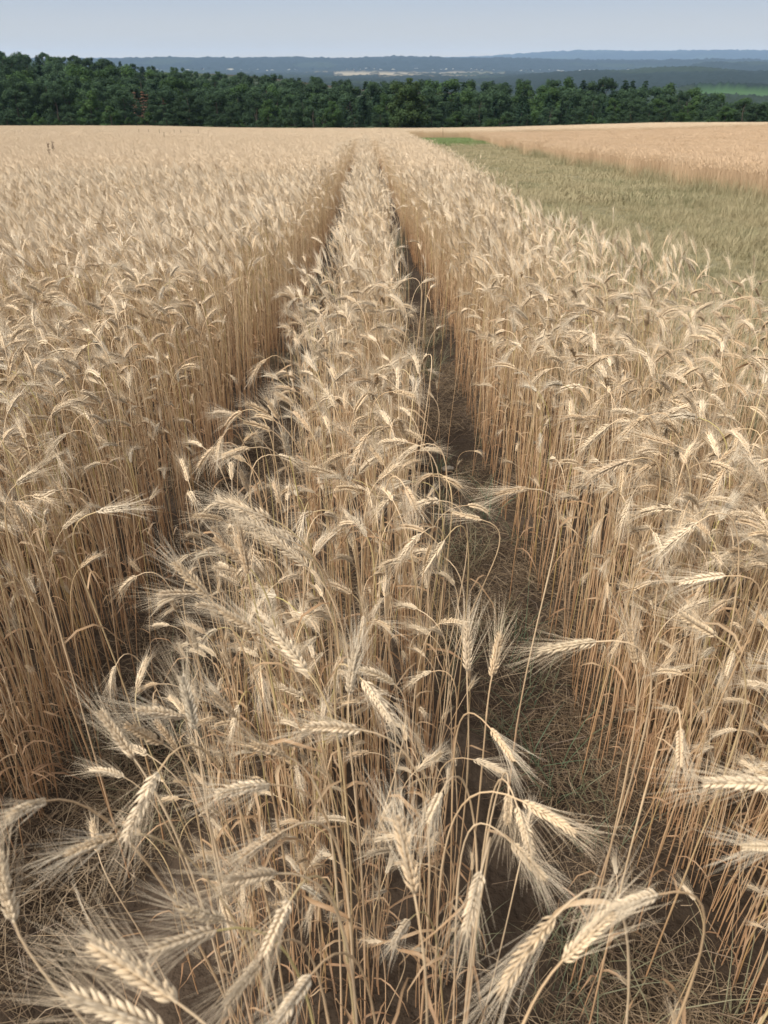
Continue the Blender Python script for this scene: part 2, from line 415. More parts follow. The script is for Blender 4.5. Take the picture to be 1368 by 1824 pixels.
# ---- library of stalk shapes (local: root at the origin, ear nods towards +X)
LIB = []
for i in range(26):
    rg = random.Random(100 + i)
    h = rg.uniform(.84, .96)
    bend = [rg.uniform(.1, .6), rg.uniform(.6, 1.25), rg.uniform(1.2, 2.1), rg.uniform(.5, 1.0)][i % 4 if i % 8 else 2]
    az = rg.gauss(0, .6); lean = rg.uniform(-.02, .07)
    ed = Vector((math.sin(bend) * math.cos(az), math.sin(bend) * math.sin(az), math.cos(bend)))
    neck = Vector((lean + .05 * math.sin(bend), rg.gauss(0, .02), h))
    P = stalk_parts(rg, Vector((0, 0, 0)), neck, ed, rg.uniform(.056, .082), rg.uniform(.3, .9), 2, rg.choice((0, 1, 1, 2)), rg.uniform(.85, 1.05), rg.uniform(.045, .068))
    LIB.append(P)
for i in range(10):                                     # thin late shoots with small ears
    rg = random.Random(200 + i); h = rg.uniform(.50, .80); bend = rg.uniform(.05, .7) if i % 3 else rg.uniform(.8, 1.7)
    ed = Vector((math.sin(bend), rg.gauss(0, .2), math.cos(bend)))
    LIB.append(stalk_parts(rg, Vector((0, 0, 0)), Vector((rg.uniform(-.05, .08), rg.gauss(0, .03), h)), ed, rg.uniform(.030, .050), rg.uniform(.2, .7), 2, rg.choice((1, 2, 2)), rg.uniform(.7, .85), rg.uniform(.035, .05)))
LIB1 = []
for i in range(14):
    rg = random.Random(300 + i)
    h = rg.uniform(.84, .99); bend = rg.choice((rg.uniform(.1, .6), rg.uniform(.4, 1.0), rg.uniform(.9, 1.6)))
    az = rg.gauss(0, .4)
    ed = Vector((math.sin(bend) * math.cos(az), math.sin(bend) * math.sin(az), math.cos(bend)))
    neck = Vector((rg.uniform(-.02, .07), rg.gauss(0, .02), h))
    LIB1.append(stalk_parts(rg, Vector((0, 0, 0)), neck, ed, rg.uniform(.058, .082), rg.uniform(.3, .9), 1, 1, 1.1, .07))

SRC = []
def src_obj(coll, me):
    o = bpy.data.objects.new('src%03d' % len(SRC), me); coll.objects.link(o); SRC.append(o); return o
wcol = bpy.data.collections.new('wheat_shapes')
V0 = list(range(len(LIB)))
for P in LIB:
    mb = MB(); [mb.add(p, None, k) for k, p in enumerate(P[:3])]; [mb.add(p, None, 3) for p in P[3]]
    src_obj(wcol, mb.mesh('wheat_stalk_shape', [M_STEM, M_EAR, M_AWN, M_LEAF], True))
V1 = list(range(len(SRC), len(SRC) + len(LIB1)))
for P in LIB1:
    mb = MB(); [mb.add(p, None, k) for k, p in enumerate(P[:3])]; [mb.add(p, None, 3) for p in P[3]]
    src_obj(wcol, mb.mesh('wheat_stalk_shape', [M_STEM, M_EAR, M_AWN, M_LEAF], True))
def far_patch(rg, size, count, wst, wear, awns, hmin, hmax, mats, nod=True):
    mb = MB()
    for k in range(count):
        x, y = rg.uniform(-size / 2, size / 2), rg.uniform(-size / 2, size / 2); h = rg.uniform(hmin, hmax)
        a = rg.gauss(math.pi, .9) if rg.random() < .7 else rg.uniform(0, 6.28); l = rg.uniform(.02, .14)
        dx, dy = math.cos(a), math.sin(a)
        b = Vector((x, y, 0)); n = Vector((x + dx * l, y + dy * l, h)); s = Vector((rg.gauss(0, 1), rg.gauss(0, .5), 0)).normalized() * wst
        i0 = len(mb.v); mb.v += [b - s, b + s, n + s * .7, n - s * .7]; mb.f.append((i0, i0 + 1, i0 + 2, i0 + 3)); mb.m.append(1)
        be = rg.uniform(.15, 1.5) if nod else rg.uniform(0, 1.0)
        d = Vector((dx * math.sin(be), dy * math.sin(be), math.cos(be))); el = rg.uniform(.075, .1)
        o1 = d.orthogonal().normalized(); o2 = d.cross(o1); m_ = n + d * el * .45; t = n + d * el
        i0 = len(mb.v); mb.v += [n, m_ + o1 * wear, m_ - o1 * wear * .5 + o2 * wear * .86, m_ - o1 * wear * .5 - o2 * wear * .86, t]
        for q_ in ((0, 1, 2), (0, 2, 3), (0, 3, 1), (4, 2, 1), (4, 3, 2), (4, 1, 3)):
            mb.f.append(tuple(i0 + z for z in q_)); mb.m.append(0)
        for j in range(awns):
            ad = (d + Vector((rg.gauss(0, .35), rg.gauss(0, .35), rg.gauss(0, .35)))).normalized(); p = n.lerp(t, rg.uniform(.3, 1))
            o = ad.orthogonal().normalized() * wst * .45; mb.tri(p - o, p + o, p + ad * .08, 0)
    return mb.mesh('wheat_patch_shape', mats)
V2 = list(range(len(SRC), len(SRC) + 8))
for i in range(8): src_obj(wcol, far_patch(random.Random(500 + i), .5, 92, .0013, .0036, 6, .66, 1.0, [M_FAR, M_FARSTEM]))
V3 = list(range(len(SRC), len(SRC) + 6))
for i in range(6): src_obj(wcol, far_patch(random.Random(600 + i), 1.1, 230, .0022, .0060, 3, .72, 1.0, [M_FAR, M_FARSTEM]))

def gn_scatter(name, pts, rots, scl, vid, coll, label, mats=None):
    me = bpy.data.meshes.new(name); n = len(pts)
    me.vertices.add(n); me.vertices.foreach_set('co', np.asarray(pts, np.float32).reshape(-1))
    a = me.attributes.new('rot', 'FLOAT_VECTOR', 'POINT'); a.data.foreach_set('vector', np.asarray(rots, np.float32).reshape(-1))
    a = me.attributes.new('scl', 'FLOAT_VECTOR', 'POINT'); a.data.foreach_set('vector', np.asarray(scl, np.float32).reshape(-1))
    a = me.attributes.new('vid', 'INT', 'POINT'); a.data.foreach_set('value', np.asarray(vid, np.int32))
    o = link(name, me)
    g = bpy.data.node_groups.new(name, 'GeometryNodeTree')
    g.interface.new_socket('Geometry', in_out='INPUT', socket_type='NodeSocketGeometry')
    g.interface.new_socket('Geometry', in_out='OUTPUT', socket_type='NodeSocketGeometry')
    N = g.nodes.new; gi = N('NodeGroupInput'); go = N('NodeGroupOutput')
    ci = N('GeometryNodeCollectionInfo'); ci.inputs['Collection'].default_value = coll
    ci.inputs['Separate Children'].default_value = True; ci.inputs['Reset Children'].default_value = True
    ip = N('GeometryNodeInstanceOnPoints'); ip.inputs['Pick Instance'].default_value = True
    def attr(nm, t):
        q = N('GeometryNodeInputNamedAttribute'); q.data_type = t; q.inputs['Name'].default_value = nm; return q.outputs[0]
    k = g.links.new
    k(gi.outputs[0], ip.inputs['Points']); k(ci.outputs[0], ip.inputs['Instance']); k(attr('vid', 'INT'), ip.inputs['Instance Index'])
    k(attr('rot', 'FLOAT_VECTOR'), ip.inputs['Rotation']); k(attr('scl', 'FLOAT_VECTOR'), ip.inputs['Scale'])
    k(ip.outputs[0], go.inputs[0])
    md = o.modifiers.new('scatter', 'NODES'); md.node_group = g
    tag(o, label, None, None, 'stuff'); return o

def wnoise(X, Y, s, seed): return fnoise(X, Y, s, seed)
def density(X, Y):
    """0..1 how likely a seed of the drill grew at this spot"""
    wl = .18 + .01 * sst(3.2, 1.2, Y) + .035 * wnoise(X * 0, Y, 2.2, 31); wr = .19 + .035 * sst(3.0, 1.5, Y) + .03 * wnoise(X * 0, Y, 2.6, 32)
    wl = wl * (1 + .0 * Y); grow = sst(1.0, .45, np.abs(X - furrow_l(Y)) / wl * 0 + 0)  # placeholder for shape
    dl = np.abs(X - furrow_l(Y)); dr = np.abs(X - furrow_r(Y))
    d = sst(wl - .03, wl + .05, dl) * sst(wr - .03, wr + .05, dr)
    d = np.maximum(d, .02)
    th = fnoise(X, Y, 3.0, 33)
    near = sst(4.5, 1.5, Y)
    d = d * (1 - near * .30) * np.clip(1 + .30 * th * (.4 + near), .2, 1.2)
    d = d * (1 - .45 * np.exp(-((X - (1.28 - .02 * Y)) / .10) ** 2)) * (1 - .4 * np.exp(-((X - (-1.62 - .022 * Y)) / .10) ** 2))
    e = edge_r(Y) + .12 * fnoise(X * 0, Y, 1.4, 35)
    band = .20 + .55 * sst(7, 3, Y)
    d = d * np.clip((e - X) / band + .25, 0, 1) ** 1.3
    return d
def rowsnap(X, Y, g):
    base = X + .022 * Y; r_ = .125
    return (np.round(base / r_) * r_ + g.normal(0, .022, X.shape)) - .022 * Y
def sample(y0, y1, dens, g, slope=.56, pad=1.6, xmax=None):
    hw = slope * y1 + pad; area = (y1 - y0) * 2 * hw; n = int(area * dens)
    Y = g.uniform(y0, y1, n); X = g.uniform(-hw, hw, n)
    k = np.abs(X) < slope * Y + pad; X, Y = X[k], Y[k]
    X = rowsnap(X, Y, g); k = g.uniform(0, 1, len(X)) < density(X, Y)
    return X[k], Y[k]
g = np.random.default_rng(5)
X0, Y0 = sample(.42, 3.8, 460, g)
k = (g.uniform(0, 1, len(X0)) < .26 + .74 * sst(.55, .92, Y0 + .25 * (X0 > .55) + .12 * (np.abs(X0 + .1) < .3) - .15 * (X0 < -.5))) & ~((np.abs(X0) < .35) & (Y0 < .8)); X0, Y0 = X0[k], Y0[k]
xa, ya = sample(.50, 1.75, 430, g); ka = (g.uniform(0, 1, len(xa)) < sst(.5, .8, ya + .15 * (xa > .5)) * .9 + .1) & ~((np.abs(xa) < .3) & (ya < .7)) & ~((xa < -.35) & (ya < 1.25))
X0, Y0 = np.concatenate([X0, xa[ka]]), np.concatenate([Y0, ya[ka]])
xa, ya = sample(.75, 2.6, 330, g); ka = ((xa > .58) | (xa < -.86)) & (g.uniform(0, 1, len(xa)) < sst(.7, 1.1, ya + .2 * (xa > 0)))
X0, Y0 = np.concatenate([X0, xa[ka]]), np.concatenate([Y0, ya[ka]])
X1, Y1 = sample(3.8, 13, 390, g)
def nodrot(n, g):
    a = np.where(g.uniform(0, 1, n) < .68, np.pi + g.normal(0, .75, n), g.uniform(0, 2 * np.pi, n)); return a
def hts(X, Y, g):
    low = np.where(g.uniform(0, 1, len(X)) < .32, g.uniform(.58, .92, len(X)), 1.0)
    dl = np.minimum(np.abs(X - furrow_l(Y)), np.abs(X - furrow_r(Y)))
    return low * np.clip(1 + .045 * fnoise(X, Y, 1.3, 41) + g.normal(0, .055, len(X)) - .10 * (dl < .24) * g.uniform(0, 1.4, len(X)), .55, 1.03)
allp, allr, alls, allv = [], [], [], []
def push(X, Y, rot, s, v, zoff=0):
    allp.append(np.stack([X, Y, gz(X, Y) + zoff], -1)); allr.append(rot); alls.append(s); allv.append(v)
# ---- close stalks: those that show largest become individuals
n0 = len(X0); rz = nodrot(n0, g); hh = hts(X0, Y0, g) * (1 - np.where(np.abs(X0 + .15) < .5, .38, .24) * sst(1.75, 1.0, Y0) * g.uniform(.35, 1.2, n0))
# stalks at a furrow's side lean out over it
out_ = np.zeros(n0)
rx0 = np.stack([g.normal(0, .05, n0), g.normal(0, .05, n0), rz], -1)
v0 = np.where(g.uniform(0, 1, n0) < .26 + .28 * sst(1.5, 1.0, Y0), g.integers(26, len(LIB), n0), g.integers(0, 26, n0)); s0 = np.stack([hh * g.uniform(.93, 1.07, n0)] * 2 + [hh], -1)
Z0 = gz(X0, Y0)
score = np.full(n0, 1e9)
for i in range(n0):
    p = project(Vector((X0[i], Y0[i], Z0[i] + .9 * hh[i])))
    if p and -20 < p[0] < 1388 and 100 < p[1] < 1815: score[i] = p[2]
HEROES = [
 # neck px, tip px, height of neck, stem root offset (x, y), sag, label
 ((738,1592),(712,1452),.93,(.02,-.01),0,'plump golden ear standing upright on a yellow-green stem at the bottom centre'),
 ((315,1785),(160,1682),.96,(.13,-.05),.15,'big pale bearded ear lying diagonally in the bottom left corner'),
 ((300,1838),(122,1772),.95,(.12,-.05),.1,'lowest big blurred ear at the bottom left, just under the big diagonal one'),
 ((25,1642),(-8,1525),.96,(.20,-.05),0,'fat pale ear cut off by the left border near the bottom'),
 ((516,1606),(470,1705),.90,(.06,.0),.3,'slim bowed ear hanging below a small arch left of the bottom centre'),
 ((462,1712),(402,1792),.86,(.08,.0),.2,'ear slanting down-left directly below the slim bowed ear'),
 ((553,1738),(492,1826),.88,(.05,.0),.2,'pale ear hanging down-left at the bottom edge, left of the golden upright one'),
 ((492,1556),(400,1572),.92,(.07,.0),.2,'horizontal ear with its stem arching over to the right, above the slim bowed ear'),
 ((385,1658),(265,1698),.90,(.09,.0),.2,'long loose ear reaching left just above the big diagonal ear'),
 ((505,1480),(428,1532),.93,(.08,.0),.2,'slanted ear whose neck points up to the right, above the horizontal ear'),
 ((400,1640),(328,1622),.86,(.05,.0),.0,'dull ear lying flat between the horizontal ear and the long loose one'),
 ((281,1376),(224,1498),.95,(.10,.02),.3,'long ear hanging steeply down-left from a hooked neck in the lower left'),
 ((208,1490),(120,1522),.92,(.16,.0),.2,'whitish ear pointing left over bare dark soil at the lower left'),
 ((80,1427),(14,1456),.97,(.20,.0),.3,'drooping ear at the left border with a long pale stem arching away to the right'),
 ((480,1398),(384,1416),.93,(.08,.02),.3,'curved ear pointing left with its stem bowing down to the right in the centre row'),
 ((642,1300),(543,1296),.93,(.09,.02),.2,'bright ear lying level with a hooked stem turning down on its right'),
 ((646,1212),(700,1284),.92,(-.05,.02),.2,'ear drooping to the lower right at the edge of the centre row'),
 ((347,1298),(326,1204),.92,(.03,-.01),0,'upright golden ear standing among tangled awns in the left of the centre row'),
 ((328,1276),(246,1266),.90,(.06,.0),.1,'yellowish ear lying level just left of the upright golden one'),
 ((548,1196),(478,1110),.93,(.05,-.02),0,'straight ear pointing to the upper left in the middle of the centre row'),
 ((372,1064),(310,1002),.97,(.12,-.04),0,'upper ear of three strung diagonally over the left furrow'),
 ((462,1128),(394,1086),.93,(.12,-.03),0,'lower ear of three strung diagonally over the left furrow'),
 ((352,1058),(282,1062),.92,(.10,.0),.2,'reddish ear pointing left beneath the upper of the diagonal ears'),
 ((442,1022),(426,938),.95,(.03,.0),0,'yellow upright ear above the dark left furrow'),
 ((436,1004),(380,958),.93,(.05,.0),0,'yellow ear tilted left and crossing the upright one over the left furrow'),
 ((832,1196),(833,1114),.80,(-.01,-.01),0,'left one of two pale upright ears standing side by side in the right furrow'),
 ((876,1206),(892,1130),.79,(-.02,-.01),0,'right one of two pale upright ears standing side by side in the right furrow'),
 ((1062,1143),(962,1164),.93,(.08,.02),.2,'whitish ear pointing left from the right row above the green blades in the furrow'),
 ((942,871),(886,882),.97,(.04,.02),.3,'small ear poking left out of the right row over the furrow'),
 ((858,926),(806,914),.80,(-.10,.0),.0,'bearded ear on a stem that arches to the right across the furrow'),
 ((1242,931),(1176,990),.98,(.13,.02),.3,'ear drooping left from a high round arch at the right'),
 ((1292,1026),(1210,1040),.97,(.03,.02),.2,'pale level ear under the high round arch at the right'),
 ((1274,1132),(1212,1094),.93,(.05,.0),0,'ear tilted up-left below the pale level ear at the right'),
 ((1206,795),(1140,776),.97,(.02,.02),.1,'fat ear arching over dark gap among the stems of the right row'),
 ((1122,820),(1054,852),.98,(.03,.02),.3,'ear hanging to the left with spread white awns in the right row'),
 ((1086,757),(1038,802),.98,(.06,.02),.3,'hooked ear bending down-left near the top of the right row'),
 ((785,1413),(762,1466),.86,(.05,.02),.2,'short ear hanging between the centre row and the right furrow'),
 ((906,1415),(905,1468),.78,(-.02,.04),.1,'small ear hanging straight down at the near end of the right furrow'),
 ((932,1428),(1024,1484),.84,(-.08,.0),.2,'ear drooping to the right over the near end of the right furrow'),
 ((922,1438),(948,1524),.80,(-.04,.0),.1,'upper of two overlapping grey ears hanging over the near furrow'),
 ((912,1502),(972,1568),.76,(-.05,.0),.1,'lower of two overlapping grey ears hanging over the near furrow'),
 ((857,1552),(830,1658),.86,(.01,.01),.1,'grey-white ear hanging nearly straight down right of the golden one'),
 ((988,1634),(890,1768),.90,(.15,.02),.5,'long ear hanging left from a round arch at the bottom right'),
 ((1003,1710),(1090,1622),.92,(-.06,-.08),0,'brown ear pointing up-right across the arch at the bottom right'),
 ((1170,1594),(1086,1626),.92,(.05,.02),.3,'pale ear on a tall thin bowed stem at the bottom right'),
 ((1380,1396),(1252,1394),.97,(.08,.0),.1,'bright level ear reaching in from the right border'),
 ((1212,1298),(1212,1366),.86,(-.02,.0),.1,'grey ear hanging straight down left of the bright level one at the right'),
 ((1392,1512),(1322,1510),.92,(.08,.0),.1,'ear tip showing at the right border under the bright level ear'),
 ((874,1298),(916,1356),.74,(-.04,.0),.2,'weathered ear curling down in the furrow below the two upright ears'),
 ((722,868),(742,908),.92,(-.04,.02),.2,'small ear drooping right beside the dark furrow at mid height'),
 ((30,862),(66,840),.99,(.0,.02),.2,'hooked pale ear at the left border, high above its neighbours'),
 ((172,912),(228,905),.97,(-.02,.02),.2,'ear bending over to the right in the left field'),
 ((792,962),(752,1024),.80,(.05,.05),.1,'ear hanging steeply beside the furrow on the right side of the centre row'),
 ((446,798),(398,816),.97,(.08,.02),.3,'hooked ear pointing left over the far part of the left furrow'),
 ((482,924),(384,892),.97,(.10,.02),.2,'topmost of the sheaf of ears bending left over the left furrow'),
 ((524,966),(430,930),.95,(.08,.02),.2,'second ear from the top in the sheaf bending left over the left furrow'),
 ((420,1276),(382,1236),.86,(.04,-.01),0,'small golden ear leaning up-left between the upright golden ear and the centre row'),
 ((508,1346),(450,1326),.88,(.05,.0),.1,'dull ear tilted left just above the curved ear with the bowing stem'),
 ((238,1350),(178,1266),.90,(.06,-.02),0,'whitish ear with its tip pointing up-left above the lower left long hanging ear'),
 ((622,1238),(632,1152),.90,(.01,-.01),0,'upright ear in the centre row just left of the one drooping right'),
 ((1132,1182),(1120,1112),.88,(.02,-.01),0,'upright ear standing right of the whitish ear that points left over the green blades'),
 ((48,950),(16,892),.95,(.03,-.02),0,'straight ear leaning left at the left border below the hooked pale one'),
 ((290,1325),(222,1292),.86,(.06,.0),.1,'golden ear lying level just below the yellowish level one'),
 ((548,1010),(468,952),.92,(.07,.02),.2,'lowest ear in the sheaf bending left over the left furrow'),
]
hero_xy = []
def solve_tip(N_, px, py, ln):
    d = ray(px, py); oc = CAM - N_; b = oc.dot(d); c = oc.length_squared - ln * ln; D = b * b - c
    if D > 0:
        t = -b - math.sqrt(D); t2 = -b + math.sqrt(D)
        t = t + (t2 - t) * .3
        P_ = CAM + d * t; return P_
    return CAM + d * (-b)
def individual(parts, label, group, loc, rot=(0, 0, 0), scl=(1, 1, 1)):
    e = bpy.data.objects.new('wheat_stalk', None); COL.objects.link(e); e.empty_display_size = .05
    e.location = loc; e.rotation_euler = rot; e.scale = scl; tag(e, label, 'wheat', group)
    st = link('stem', parts[0], e); er = link('ear', parts[1], e); link('awns', parts[2], er)
    for lf in parts[3]: link('leaf', lf, e)
    return e
GRP = 'ripe wheat stalks close to the viewer'
for i, (n_, t_, h, off, sag, lab) in enumerate(HEROES):
    rg = random.Random(900 + i)
    N_ = at_height(n_[0], n_[1], h); T_ = solve_tip(N_, t_[0], t_[1], .082)
    ln = (T_ - N_).length; rx, ry = N_.x + off[0], N_.y + off[1]; root = Vector((rx, ry, gz1(rx, ry)))
    d = (T_ - N_).normalized()
    P = stalk_parts(rg, Vector((0, 0, 0)), N_ - root, (d + Vector((0, 0, sag * .55))).normalized(), ln * (1 + sag * .06), sag, 2, 1, 1.0, rg.uniform(.06, .08), up=.72)
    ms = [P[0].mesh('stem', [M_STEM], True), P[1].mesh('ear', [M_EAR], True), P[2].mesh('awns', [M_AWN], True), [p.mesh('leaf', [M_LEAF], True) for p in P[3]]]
    individual(ms, lab, GRP, root); hero_xy.append((rx, ry, N_.x, N_.y))
order = np.argsort(score); nind = 298 - len(HEROES)
LIBM = [[p.mesh(nm, [m_], True) for p, nm, m_ in zip(P, ('stem', 'ear', 'awns'), (M_STEM, M_EAR, M_AWN))] + [[p.mesh('leaf', [M_LEAF], True) for p in P[3]]] for P in LIB]
used = set()
for i in order:
    if len(used) >= nind: break
    x, y = X0[i], Y0[i]
    if score[i] > 1e8: break
    # keep the tops of the placed stalks clear
    used.add(int(i))
    row = 'narrow centre row' if furrow_l(y) < x < furrow_r(y) else ('left field beyond the furrow' if x <= furrow_l(y) else 'right row beyond the furrow')
    individual(LIBM[v0[i]], 'ripe bearded wheat stalk among its like in the near ' + row, GRP,
               (x, y, Z0[i]), tuple(rx0[i]), tuple(s0[i]))
keep = np.array([i not in used for i in range(n0)])
push(X0[keep], Y0[keep], rx0[keep], s0[keep], v0[keep])
n1 = len(X1); hh = hts(X1, Y1, g)
push(X1, Y1, np.stack([g.normal(0, .05, n1), g.normal(0, .05, n1), nodrot(n1, g)], -1), np.stack([hh, hh, hh], -1), g.integers(V1[0], V1[-1] + 1, n1))
def patches(y0, y1, cell, vids, g, inside, zs=1.0, slope=.58, pad=6):
    XX, YY = np.meshgrid(np.arange(-slope * y1 - pad, slope * y1 + pad, cell), np.arange(y0, y1, cell))
    X = (XX + g.uniform(-.3, .3, XX.shape) * cell).ravel(); Y = (YY + g.uniform(-.3, .3, XX.shape) * cell).ravel()
    k = (np.abs(X) < slope * Y + pad) & inside(X, Y); X, Y = X[k], Y[k]; n = len(X)
    s = zs * np.clip(1 + .03 * fnoise(X, Y, .35, 51) + g.normal(0, .02, n), .8, 1.2)
    return X, Y, np.stack([g.normal(0, .03, n), g.normal(0, .03, n), g.normal(0, .35, n)], -1), np.stack([s * 0 + 1, s * 0 + 1, s], -1), g.integers(vids[0], vids[-1] + 1, n)
def in1(marg, half):
    def f(X, Y):
        fl = np.abs(X - furrow_l(Y)) > half + marg; fr = np.abs(X - furrow_r(Y)) > half + marg
        fl = fl | (Y > 75); fr = fr | (Y > 75)
        return fl & fr & ((X < edge_r(Y) - half * .6) | (Y > 102)) & ((X < field2_l(Y) - 1) | (Y > 102))
    return f
push(*patches(13, 42, .36, V2, g, in1(.0, .36)))
# slim rows of single stalks along the furrows and the path edge where patches cannot follow
def strip_pts(y0, y1, fn, x0, x1, dens, g):
    n = int((y1 - y0) * abs(x1 - x0) * dens); Y = g.uniform(y0, y1, n); X = fn(Y) + g.uniform(min(x0, x1), max(x0, x1), n); return X, Y
for fn, a, b in ((furrow_l, .19, .45), (furrow_l, -.45, -.19), (furrow_r, .19, .45), (furrow_r, -.45, -.19)):
    X, Y = strip_pts(13, 60, fn, a, b, 170, g); n = len(X); hh = hts(X, Y, g)
    push(X, Y, np.stack([g.normal(0, .05, n), g.normal(0, .05, n), nodrot(n, g)], -1), np.stack([hh] * 3, -1), g.integers(V1[0], V1[-1] + 1, n))
X, Y = strip_pts(13, 60, edge_r, -.45, .12, 150, g); n = len(X); hh = hts(X, Y, g) * g.uniform(.8, 1.05, n)
push(X, Y, np.stack([g.normal(0, .05, n), g.normal(0, .05, n), nodrot(n, g)], -1), np.stack([hh] * 3, -1), g.integers(V1[0], V1[-1] + 1, n))
push(*patches(42, 153, .8, V3, g, in1(-.4, .55)))
gn_scatter('wheat_crop', np.concatenate(allp), np.concatenate(allr), np.concatenate(alls), np.concatenate(allv), wcol,
           'pale ripe bearded wheat filling the field left of the grass path in long rows')

# ---- second field right of the path
SRC = []; w2 = bpy.data.collections.new('wheat_shapes_right')
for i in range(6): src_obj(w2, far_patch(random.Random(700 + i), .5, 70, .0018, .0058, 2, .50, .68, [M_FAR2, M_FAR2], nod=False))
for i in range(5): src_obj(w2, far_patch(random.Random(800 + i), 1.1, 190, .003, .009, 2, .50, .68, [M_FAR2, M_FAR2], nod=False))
ins2 = lambda X, Y: (X > field2_l(Y) + .2 + .32 * fnoise(X * 0, Y, 1.1, 61)) & (Y < 150)
a = patches(12, 48, .36, [0, 5], g, ins2); b = patches(48, 150, .8, [6, 10], g, lambda X, Y: ins2(X, Y) & (Y <= 102) | (X > field2_l(Y) + 2) & (Y > 102))
cc = [np.concatenate([p, q]) for p, q in zip(a, b)]
gn_scatter('wheat_crop_beyond_path', np.stack([cc[0], cc[1], gz(cc[0], cc[1])], -1), cc[2], cc[3], cc[4], w2,
           'shorter dense reddish-beige wheat filling the field right of the grass path')

# ------------------------------------------------------------------ grass on the path, weeds and straw litter in the furrows
def blade_tuft(rg, n, hmin, hmax, wd, spread, mat, curl=.5):
    mb = MB()
    for k in range(n):
        a = rg.uniform(0, 6.283); r_ = rg.uniform(0, spread); b = Vector((math.cos(a) * r_, math.sin(a) * r_, 0)); h = rg.uniform(hmin, hmax)
        aa = rg.uniform(0, 6.283); d = Vector((math.cos(aa) * rg.uniform(.1, .8), math.sin(aa) * .4, 1)).normalized(); c = [b]
        for i in range(3):
            c.append(c[-1] + d * h / 3); d = (d + Vector((math.cos(aa), math.sin(aa), -.3)) * rg.uniform(0, curl)).normalized()
        mb.ribbon(c, [wd, wd, wd * .7, wd * .1], Vector((-math.sin(aa), math.cos(aa), 0)), fold=.3)
    return mb.mesh('grass_tuft_shape', [mat])
def grass_mat(name, stops, hue, patch=None):
    m, nt, out = mat_new(name); oi = nt.nodes.new('ShaderNodeObjectInfo'); c = ramp(nt, oi.outputs['Random'], stops)
    ge = nt.nodes.new('ShaderNodeNewGeometry'); pn = nt.nodes.new('ShaderNodeTexNoise'); pn.inputs['Scale'].default_value = .55; pn.inputs['Detail'].default_value = 5
    nt.links.new(ge.outputs['Position'], pn.inputs['Vector'])
    c = mixc(nt, ramp(nt, pn.outputs[0], [(.38, (0, 0, 0)), (.62, (1, 1, 1))]), c, patch) if patch else c
    c = mixc(nt, noise_n(nt, 3, 3), c, hue, 'MULTIPLY'); thin(nt, out, c, .3, .5, .3); return m
M_G1 = grass_mat('path_grass', [(0, (.17, .16, .08)), (.4, (.26, .235, .125)), (.75, (.42, .35, .21)), (.9, (.34, .28, .16)), (1, (.15, .17, .08))], (.8, .8, .75), (.36, .30, .175))
M_G2 = grass_mat('lush_grass', [(0, (.13, .18, .055)), (1, (.19, .23, .085))], (.8, .85, .8))
M_WEED = grass_mat('weed', [(0, (.12, .14, .085)), (.6, (.26, .22, .13)), (1, (.08, .14, .08))], (.85, .9, .85))
M_LIT = straw('litter', [(0, (.14, .10, .06)), (.45, (.30, .23, .15)), (.8, (.15, .105, .065)), (1, (.09, .06, .04))], (.85, .8, .75), .1)
SRC = []; gc = bpy.data.collections.new('grass_shapes')
for i in range(5): src_obj(gc, blade_tuft(random.Random(i), 26, .05, .17, .0022, .11, M_G1))
for i in range(3): src_obj(gc, blade_tuft(random.Random(20 + i), 10, .18, .40, .0016, .07, M_G1, .3))
for i in range(4): src_obj(gc, blade_tuft(random.Random(40 + i), 46, .05, .16, .006, .36, M_G1))
for i in range(3): src_obj(gc, blade_tuft(random.Random(60 + i), 60, .08, .2, .010, .5, M_G2))
def path_pts(y0, y1, dens, g):
    n = int((y1 - y0) * 12 * dens); Y = g.uniform(y0, y1, n); X = g.uniform(.8, 12, n)
    k = (X > edge_r(Y) - .45) & (X < field2_l(Y) + .4) & (X < .62 * Y + 2.5); return X[k], Y[k]
gp, gr, gs, gv = [], [], [], []
def gpush(X, Y, v, s):
    n = len(X); gp.append(np.stack([X, Y, gz(X, Y) + .01], -1)); gr.append(np.stack([0 * X, 0 * X, g.uniform(0, 6.28, n)], -1)); gs.append(np.stack([s] * 3, -1)); gv.append(v)
def track(X, Y):      # two faint wheel tracks run along the path
    m_ = (edge_r(Y) + field2_l(Y)) / 2 + .4
    return 1 - .45 * np.exp(-((X - m_ + .95) / .35) ** 2) - .45 * np.exp(-((X - m_ - .95) / .35) ** 2)
X, Y = path_pts(2, 22, 95, g); n = len(X)
gpush(X, Y, np.where(g.uniform(0, 1, n) < .88, g.integers(0, 5, n), g.integers(5, 8, n)), g.uniform(.75, 1.25, n) * track(X, Y) * np.clip(1 + .3 * fnoise(X, Y, 1.2, 71), .5, 1.6))
X, Y = path_pts(18, 88, 14, g); n = len(X)
gpush(X, Y, g.integers(8, 12, n), g.uniform(.7, 1.3, n) * track(X, Y) * np.clip(1 + .3 * fnoise(X, Y, .8, 72), .5, 1.6))
X, Y = path_pts(68, 106, 9, g); n = len(X); k = g.uniform(0, 1, n) < sst(66, 84, Y); X, Y = X[k], Y[k]; n = len(X)
gpush(X, Y, g.integers(12, 15, n), g.uniform(.8, 1.4, n))
# taller grass along both borders of the path
for fn, o_ in ((edge_r, .15), (field2_l, .05)):
    Y = g.uniform(2.5, 60, 2600); X = fn(Y) + g.normal(o_, .28, 2600); gpush(X, Y, g.integers(5, 8, 2600), g.uniform(.8, 1.5, 2600))
gn_scatter('grass', np.concatenate(gp), np.concatenate(gr), np.concatenate(gs), np.concatenate(gv), gc, 'dull green and dry grass covering the path between the two wheat fields')

